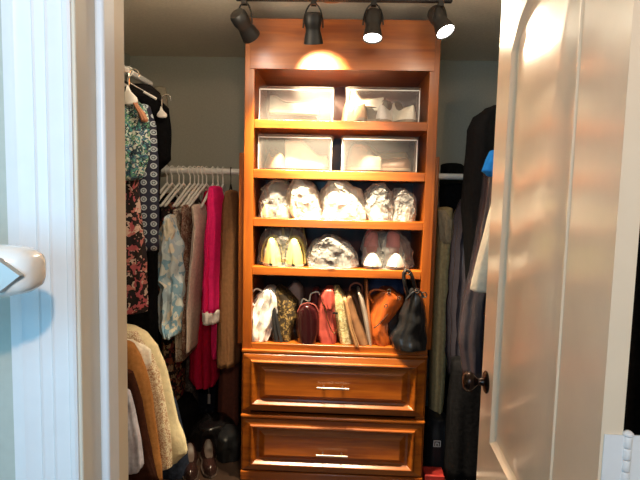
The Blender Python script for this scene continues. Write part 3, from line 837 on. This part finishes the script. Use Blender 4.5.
garment('grey_lace_dress', [(200, 190, 200), (300, 188, 200), (400, 186, 197), (430, 186, 198), (446, 188, 197)], 3.10, .08, patches('grey lace', [(.10, .09, .09), (.17, .15, .15), (.06, .055, .06)], 80), 'long grey lace dress reaching low behind the autumn floral dress', 'dress', folds=5, seed=54)
blk = cloth('black cloth', (.006, .006, .007), .3)
nav = cloth('dark navy cloth2', (.015, .02, .035), .3)
garment('navy_trousers', [(200, 203, 219), (300, 198, 217), (380, 196, 216), (412, 197, 215)], 3.22, .05, nav, 'dark navy trousers hanging below the crimson coat', 'trousers', folds=5, seed=55)
garment('black_dress', [(195, 160, 178), (300, 156, 184), (400, 158, 189), (440, 160, 190)], 3.24, .08, blk, 'long black dress at the back, left of the grey lace dress', 'dress', folds=7, seed=56)
garment('black_coat', [(205, 214, 234), (300, 208, 236), (400, 205, 236), (430, 206, 236)], 3.38, .07, blk, 'black coat at the back behind the navy trousers', 'coat', folds=7, seed=57)
cc0 = bpy.data.objects['crimson_coat']; cc0['_base'] = tuple(cc0.location)
tg = P(209, 399, 2.99)
build('swing_tag', G().box(tg.x-.008, tg.x+.008, 2.99, 2.992, tg.z-.03, tg.z+.03).tube([(tg.x, 2.991, tg.z+.03), (tg.x, 2.97, tg.z+.12)], .001, 5), plain('tag card', (.35, .35, .38), .6), cc0, label='small grey swing tag')



# floor items under the left clothes
def lump(name, rows, Y, d, mat, label, cat, seed, zb=.001):
    g = silhouette(rows, Y, d, seed=seed, zb=zb, amp=.1, folds=5, power=2.3, wob=.012)
    for v in g.v: v.z = max(v.z, zb)
    return build(name, g, mat, label=label, cat=cat, angle=70)


glb = plain('glossy black leather', (.008, .007, .008), .25, coat=.2, bump=.4, scale=14)
lump('duffel_bag', [(420, 198, 226), (432, 192, 234), (450, 189, 238), (474, 189, 239)], 2.86, .12, glb, 'black glossy bag slumped on the floor left of the drawers', 'bag', 61)
lump('garment_bag', [(398, 176, 190), (415, 168, 196), (440, 166, 198), (470, 166, 198)], 2.95, .12, blk, 'dull black bundle on the floor below the floral dress', 'bag', 62)
lump('backpack', [(432, 220, 236), (445, 217, 240), (472, 217, 240)], 2.72, .09, plain('dark slate nylon', (.006, .007, .009), .5, bump=.3, scale=20), 'dark slate backpack on the floor against the unit side', 'bag', 63)
sh0 = P(205, 470, 2.6)
for i, (x, yy, lb) in enumerate(((190, 2.55, 'glossy dark brown shoe on the floor, left one before the black bag'), (209, 2.6, 'glossy dark brown shoe on the floor, right one before the black bag'))):
    c = P(x, 470, yy); shoe((c.x, yy, .002), plain('oxblood leather%d' % i, (.018, .008, .007), .2, coat=.4), lb, linmat=M['darksole'], solemat=M['darksole'], style='flat', l=.26, w=.09, h=.1, rot=.3)

# ------------------------------------------------------------------ clothes on the left side rods
teal = patches('teal mosaic print', [(.03, .06, .09), (.08, .30, .30), (.55, .62, .55), (.02, .03, .05), (.12, .30, .16), (.05, .12, .22), (.62, .66, .6)], 58, .8, warp=.06)
d = garment('teal_print_dress', [(101, 112, 138), (110, 106, 146), (125, 104, 149), (150, 104, 150), (166, 104, 146), (178, 104, 141)], 2.25, .045, teal, 'teal, navy and white mosaic print top at the front of the upper side rod', 'top', folds=9, amp=.3, seed=71)
build('collar', silhouette([(104, 134, 138), (112, 138, 144), (120, 141, 148)], 2.21, .02, seed=1), cloth('rust collar', (.42, .2, .12)), d, label='rust and white collar')
pk = patches('black pink paisley', [(.015, .012, .015), (.02, .015, .02), (.50, .18, .16), (.02, .015, .015), (.6, .45, .38), (.015, .012, .012), (.45, .1, .12)], 40, .85, warp=.05)
garment('paisley_dress', [(176, 104, 137), (215, 104, 141), (260, 104, 146), (300, 104, 147), (311, 104, 146)], 2.31, .05, pk, 'black dress with pink and cream paisley print hanging below the teal top', 'dress', folds=9, amp=.25, seed=72)
garment('ring_print_dress', [(106, 118, 150), (125, 112, 156), (160, 112, 158), (215, 112, 159), (249, 112, 159)], 2.42, .05, rings('navy ring print', (.010, .014, .040), (.42, .50, .55), 26), 'navy dress printed with rows of pale rings, behind the teal top', 'dress', folds=7, amp=.10, seed=73)
garment('black_dress', [(98, 110, 158), (108, 112, 168), (130, 112, 171), (160, 112, 170), (172, 112, 157), (340, 112, 157)], 2.56, .05, blk, 'long black dress hanging right behind the ring print dress', 'dress', folds=8, amp=.2, seed=74)
garment('black_blouse', [(86, 128, 152), (93, 118, 160), (110, 112, 164), (200, 112, 160)], 2.68, .035, cloth('black knit', (.02, .018, .018)), 'black blouse with raised shoulders at the back of the upper side rod', 'blouse', folds=7, seed=75)
garment('beige_robe', [(88, 154, 166), (100, 150, 168), (150, 150, 169), (175, 150, 169)], 3.06, .03, cloth('beige cloth', (.36, .33, .26)), 'pale beige garment showing behind the long black dress', 'robe', folds=5, seed=76)
for (x, y, Y, rz, lb, mt) in ((126, 66, 2.27, .1, 'black hanger with tall hook carrying the teal print top', 'black'), (137, 82, 2.44, .05, 'white hanger of the ring print dress, its white end showing', 'hangwhite')):
    c = P(x, y, Y); hanger((LRX, Y, 2.007), rz, lb, M[mt], w=.13, drop=.07, hook=.05, r=.004, bar=False)
# white neck pieces of moulded hangers
def moulded(cx, cy, Y, r_, label, sx=1.0):
    c = P(cx, cy, Y); k = Y/F
    pts = []
    prof = [(-.2, 1.25), (.0, 1.0), (.18, .55), (.9, -.15), (1.0, -.6), (.7, -.9), (0, -1.0), (-.7, -.9), (-1.0, -.6), (-.9, -.15), (-.35, .55)]
    g = G(); rs = []
    for yy in (-.009, -.006, .006, .009):
        s = .88 if abs(yy) > .008 else 1
        rs.append([c+Vector((a*r_*k*sx*s, yy, b_*r_*k*s)) for a, b_ in prof])
    g.loft(rs)
    t = thing('clothes_hanger', label, 'hanger', c); build('neck', g, M['hangwhite'], t, angle=50)
    hk = [c+Vector((0, 0, r_*k)), c+Vector((0, 0, r_*k*1.9))]
    for q in range(7):
        a = -PI*q/6*1.15; hk.append(c+Vector((.022-.022*math.cos(a), 0, r_*k*1.9+.02-.022*math.sin(a))))
    build('hook', G().tube(hk, .003, 8), M['chrome'], t)
    return t
moulded(129, 96, 2.20, 8.5, 'white moulded hanger with rounded neck above the teal print top')
moulded(162, 113, 2.50, 5, 'white hanger end poking out at the shoulder of the long black dress', 1.0)

# lower side rod
garment('lavender_shirt', [(392, 100, 130), (402, 100, 133), (420, 102, 137), (440, 104, 141), (466, 106, 143), (470, 108, 141)], 1.98, .04, cloth('lavender white cotton', (.50, .50, .60)), 'lavender white shirt tail lowest and nearest on the lower side rod', 'shirt', folds=7, amp=.25, seed=81)
brs = garment('brown_suede_jacket', [(344, 104, 134), (356, 102, 141), (380, 101, 149), (420, 101, 155), (460, 101, 160), (480, 101, 162)], 2.10, .045, cloth('caramel suede', (.38, .17, .055), .15), 'caramel brown suede jacket in front of the cream lace jacket', 'jacket', folds=6, amp=.15, seed=82)
build('lining', silhouette([(372, 101, 134), (400, 101, 142), (440, 101, 150), (482, 101, 157)], 2.03, .03, seed=5, folds=6, amp=.15), cloth('dark brown lining', (.045, .016, .01), .2), brs, label='dark brown open front')
cj = garment('lace_jacket', [(328, 108, 138), (333, 104, 147), (345, 103, 158), (362, 103, 165), (390, 103, 172), (420, 103, 179), (440, 103, 186), (452, 104, 188), (462, 106, 178)], 2.22, .055, cloth('cream satin', (.72, .64, .42), .08, rough=.55), 'cream jacket with gold lace border on the lower side rod', 'jacket', folds=6, amp=.12, seed=83)
lace = patches('gold lace', [(.74, .68, .5), (.35, .2, .12), (.66, .58, .42), (.45, .3, .18)], 75, .8, warp=.08)
build('lace_border', silhouette([(333, 118, 138), (350, 130, 151), (375, 141, 160), (410, 146, 167), (440, 150, 172), (466, 152, 172)], 2.185, .035, seed=6, folds=5, amp=.1), lace, cj, label='gold and brown lace border')
build('collar', silhouette([(340, 112, 136), (350, 118, 150), (362, 130, 152), (370, 140, 148)], 2.165, .03, seed=8, folds=5, amp=.2), cloth('white lace collar', (.8, .77, .68)), cj, label='white lace collar')
garment('denim_jeans', [(400, 150, 176), (440, 152, 186), (480, 150, 190)], 2.5, .05, nav, 'dark navy jeans hanging low behind the cream lace jacket', 'jeans', folds=5, seed=84)
garment('black_dress', [(320, 112, 150), (400, 110, 176), (478, 110, 184)], 2.62, .05, blk, 'black dress on the lower side rod behind the dark navy jeans', 'dress', folds=7, seed=85)
garment('brown_skirt', [(400, 100, 126), (430, 100, 140), (484, 100, 160)], 1.90+.12, .018, cloth('chocolate cloth', (.05, .02, .014)), 'chocolate brown skirt behind the lavender white shirt', 'skirt', folds=7, seed=86)

# ------------------------------------------------------------------ clothes on the right
garment('olive_coat', [(209, 438, 452), (225, 436, 451), (260, 434, 449), (300, 432, 448), (350, 430, 446), (400, 429, 443), (410, 429, 441)], 2.82, .11, cloth('olive khaki wool', (.42, .33, .17), .15), 'olive khaki coat next to the right side of the shelving unit', 'coat', folds=5, amp=.15, seed=91)
oc = bpy.data.objects['olive_coat']
build('collar', silhouette([(212, 437, 447), (222, 438, 456), (235, 440, 459), (242, 441, 455)], 2.74, .04, seed=92, amp=.2), cloth('khaki collar', (.36, .28, .18)), oc, label='paler khaki collar')
build('cuff', silhouette([(408, 429, 440), (420, 428, 441)], 2.80, .07, seed=93, amp=.3, wob=.012), patches('fur cuff', [(.5, .45, .32), (.1, .07, .05), (.35, .3, .2)], 60), oc, label='mottled fur cuff')
lth = plain('black leather jacket', (.045, .040, .052), .25, bump=.8, scale=9, coat=.4)
garment('leather_jacket', [(200, 460, 482), (215, 454, 486), (250, 450, 486), (300, 447, 484), (350, 446, 478), (374, 449, 476)], 2.62, .10, lth, 'shiny black leather jacket hanging right of the olive coat', 'jacket', folds=9, amp=.25, seed=94, wob=.008)
garment('black_leather_coat', [(170, 486, 500), (215, 480, 498), (272, 470, 494), (300, 462, 494), (340, 458, 492), (372, 462, 488)], 2.30, .08, lth, 'black leather coat sleeve hanging closest to the door edge', 'coat', folds=6, amp=.2, seed=95)
garment('black_trousers', [(185, 440, 470), (240, 440, 476), (400, 440, 482), (440, 444, 484)], 3.06, .06, blk, 'black trousers on the right rod behind the leather jacket', 'trousers', folds=8, seed=96)
garment('charcoal_coat', [(165, 441, 462), (178, 440, 474), (250, 440, 480), (400, 445, 480)], 3.28, .07, cloth('charcoal wool', (.014, .015, .013)), 'charcoal coat with square shoulders at the back right', 'coat', folds=8, seed=97)
garment('black_hooded_coat', [(110, 484, 500), (117, 474, 508), (130, 468, 512), (160, 466, 514), (205, 462, 514), (330, 470, 514)], 2.45, .12, cloth('matt black wool', (.008, .008, .009)), 'matt black hooded coat with rounded top behind the open door', 'coat', folds=6, seed=98)
garment('black_puffer_coat', [(360, 452, 500), (400, 448, 500), (478, 444, 500)], 2.50, .10, blk, 'long dark coat hem below the leather jacket, left of the knob', 'coat', folds=6, seed=99)
garment('dark_evening_dress', [(120, 505, 560), (300, 505, 585), (400, 505, 585)], 2.1, .10, blk, 'dark dress hanging on the right behind the open door', 'dress', folds=6, seed=100)
for k, (yq) in enumerate((1.35, 1.8)):  # made-up black coats so the shaded gap past the hinge edge stays dark
    r_ = []
    g = silhouette([(60, 560, 700), (430, 560, 700)], 3.0, .05, seed=101+k)
    zc_ = [v.z for v in g.v]; xs = [v.x for v in g.v]; ys = [v.y for v in g.v]
    x0, x1, z0, z1 = min(xs), max(xs), min(zc_), max(zc_)
    for v in g.v:
        v.x = .74+(v.x-x0)/(x1-x0)*.34; v.y = yq+(v.y-3.0)*1.6; v.z = .5+(v.z-z0)/(z1-z0)*1.3
    build('gap_dark_coat', g, blk, label=('made-up dark coat darkening the gap behind the door near its hinge side', 'made-up dark coat darkening the gap behind the middle of the open door')[k], cat='coat', angle=70)
bl = garment('blue_scarf', [(153, 490, 496), (160, 486, 497), (171, 482, 497), (174, 486, 497)], 2.25, .05, cloth('bright blue cloth', (.02, .22, .75), .1), 'bright blue cloth corner peeking out beside the door edge', 'scarf', folds=4, seed=103)
garment('cream_robe', [(110, 508, 520), (170, 500, 518), (196, 494, 506), (212, 490, 506), (240, 482, 506), (262, 477, 506), (280, 472, 506), (289, 471, 506)], 1.95, .05, cloth('cream terry', (.80, .74, .62), .06, bump=.3), 'cream robe edge showing left of the open door', 'robe', folds=5, amp=.14, seed=104)
tb = lump('tote_bag', [(416, 430, 446), (424, 427, 448), (445, 425, 452), (478, 424, 456)], 2.70, .09, plain('black nylon', (.008, .008, .010), .6), 'black bag with small white square logo on the floor right of the drawers', 'bag', 105)
c = P(437, 443.5, 2.60); g = G()
yf = 2.60; s = 7.5*yf/F/2
def bar(x0, x1, z0, z1): g.box(c.x+x0*s, c.x+x1*s, yf-.004, yf-.001, c.z+z0*s*.9, c.z+z1*s*.9)
bar(-1, 1, .78, 1); bar(-1, -.78, -1, 1); bar(.78, 1, -1, 1); bar(-1, 1, -1, -.85)
bar(-.45, -.2, -.7, .3); bar(-.45, .4, .1, .35); bar(.2, .42, -.7, .3)
build('logo', g, plain('white print', (.7, .7, .72), .6), tb, label='white square outline logo with an n-shaped mark')
c0 = P(429, 470, 2.48)
g = G().box(.462, .56, 2.50, 2.59, .0005, .055)
build('box', g, plain('red card', (.35, .02, .015), .6), label='small red box on the floor at the right foot of the unit', cat='box', bevel=.003)

# ================================================================== LIGHT
def spot(c, hx_, ax, power, ang, blend, col=(1, .80, .52), size=.03):
    l = bpy.data.lights.new('track_spot_lamp', 'SPOT'); l.energy = power; l.spot_size = R(ang); l.spot_blend = blend; l.color = col; l.shadow_soft_size = size
    o = bpy.data.objects.new('track_spot_lamp', l); COL.objects.link(o)
    o.location = c+hx_*.075; o.rotation_euler = ax.to_track_quat('-Z', 'Y').to_euler()


BEAMS = [(0, (.32, .30, -1.0), 200, 62, .6), (1, (.12, .92, -.32), 120, 58, .35), (1, (.06, .28, -1.0), 260, 66, .9),
         (2, (-.06, .16, -1.0), 180, 80, .8), (3, (.16, -.75, -.62), 38, 80, .4)]
for k, aim, p_, an, bl_ in BEAMS:
    spot(lamps[k][0], lamps[k][1], Vector(aim).normalized(), p_, an, bl_)
for k, p_ in ((0, 9), (1, .8), (2, .8), (3, 4.5)):         # added point fills off the heads, brightening ceiling and back rod
    c, ax = lamps[k]
    l = bpy.data.lights.new('spill_fill', 'POINT'); l.energy = p_; l.color = (1, .84, .62); l.shadow_soft_size = .06
    o = bpy.data.objects.new('spill_fill', l); COL.objects.link(o); o.location = c+Vector((0, -.32, -.06))
# bathroom: warm ceiling lamp above and behind the viewer, plus an added cool fill standing in for daylight
l = bpy.data.lights.new('bathroom_ceiling_lamp', 'POINT'); l.energy = 42; l.color = (1, .66, .42); l.shadow_soft_size = .03
o = bpy.data.objects.new('bathroom_ceiling_lamp', l); COL.objects.link(o); o.location = (.20, -.50, 2.0)
l = bpy.data.lights.new('daylight_fill', 'AREA'); l.energy = 11; l.color = (.27, .67, 1); l.shape = 'RECTANGLE'; l.size = .5; l.size_y = .9  # area fill set close behind the viewer, no window is built
o = bpy.data.objects.new('daylight_fill', l); COL.objects.link(o); o.location = (-.28, -.45, 1.6)
o.rotation_euler = (Vector((-.40, .6, 1.3))-o.location).to_track_quat('-Z', 'Y').to_euler()
w = bpy.data.worlds.new('world'); sc.world = w; w.use_nodes = True
w.node_tree.nodes['Background'].inputs[0].default_value = (.62, .80, 1, 1); w.node_tree.nodes['Background'].inputs[1].default_value = .05

for o in bpy.data.objects:
    if '_base' in o: del o['_base']
sc.view_settings.view_transform = 'Standard'; sc.view_settings.look = 'None'; sc.view_settings.gamma = 1; sc.view_settings.use_curve_mapping = False
sc.view_settings.exposure = 0
sc.cycles.max_bounces = 8; sc.cycles.transparent_max_bounces = 16
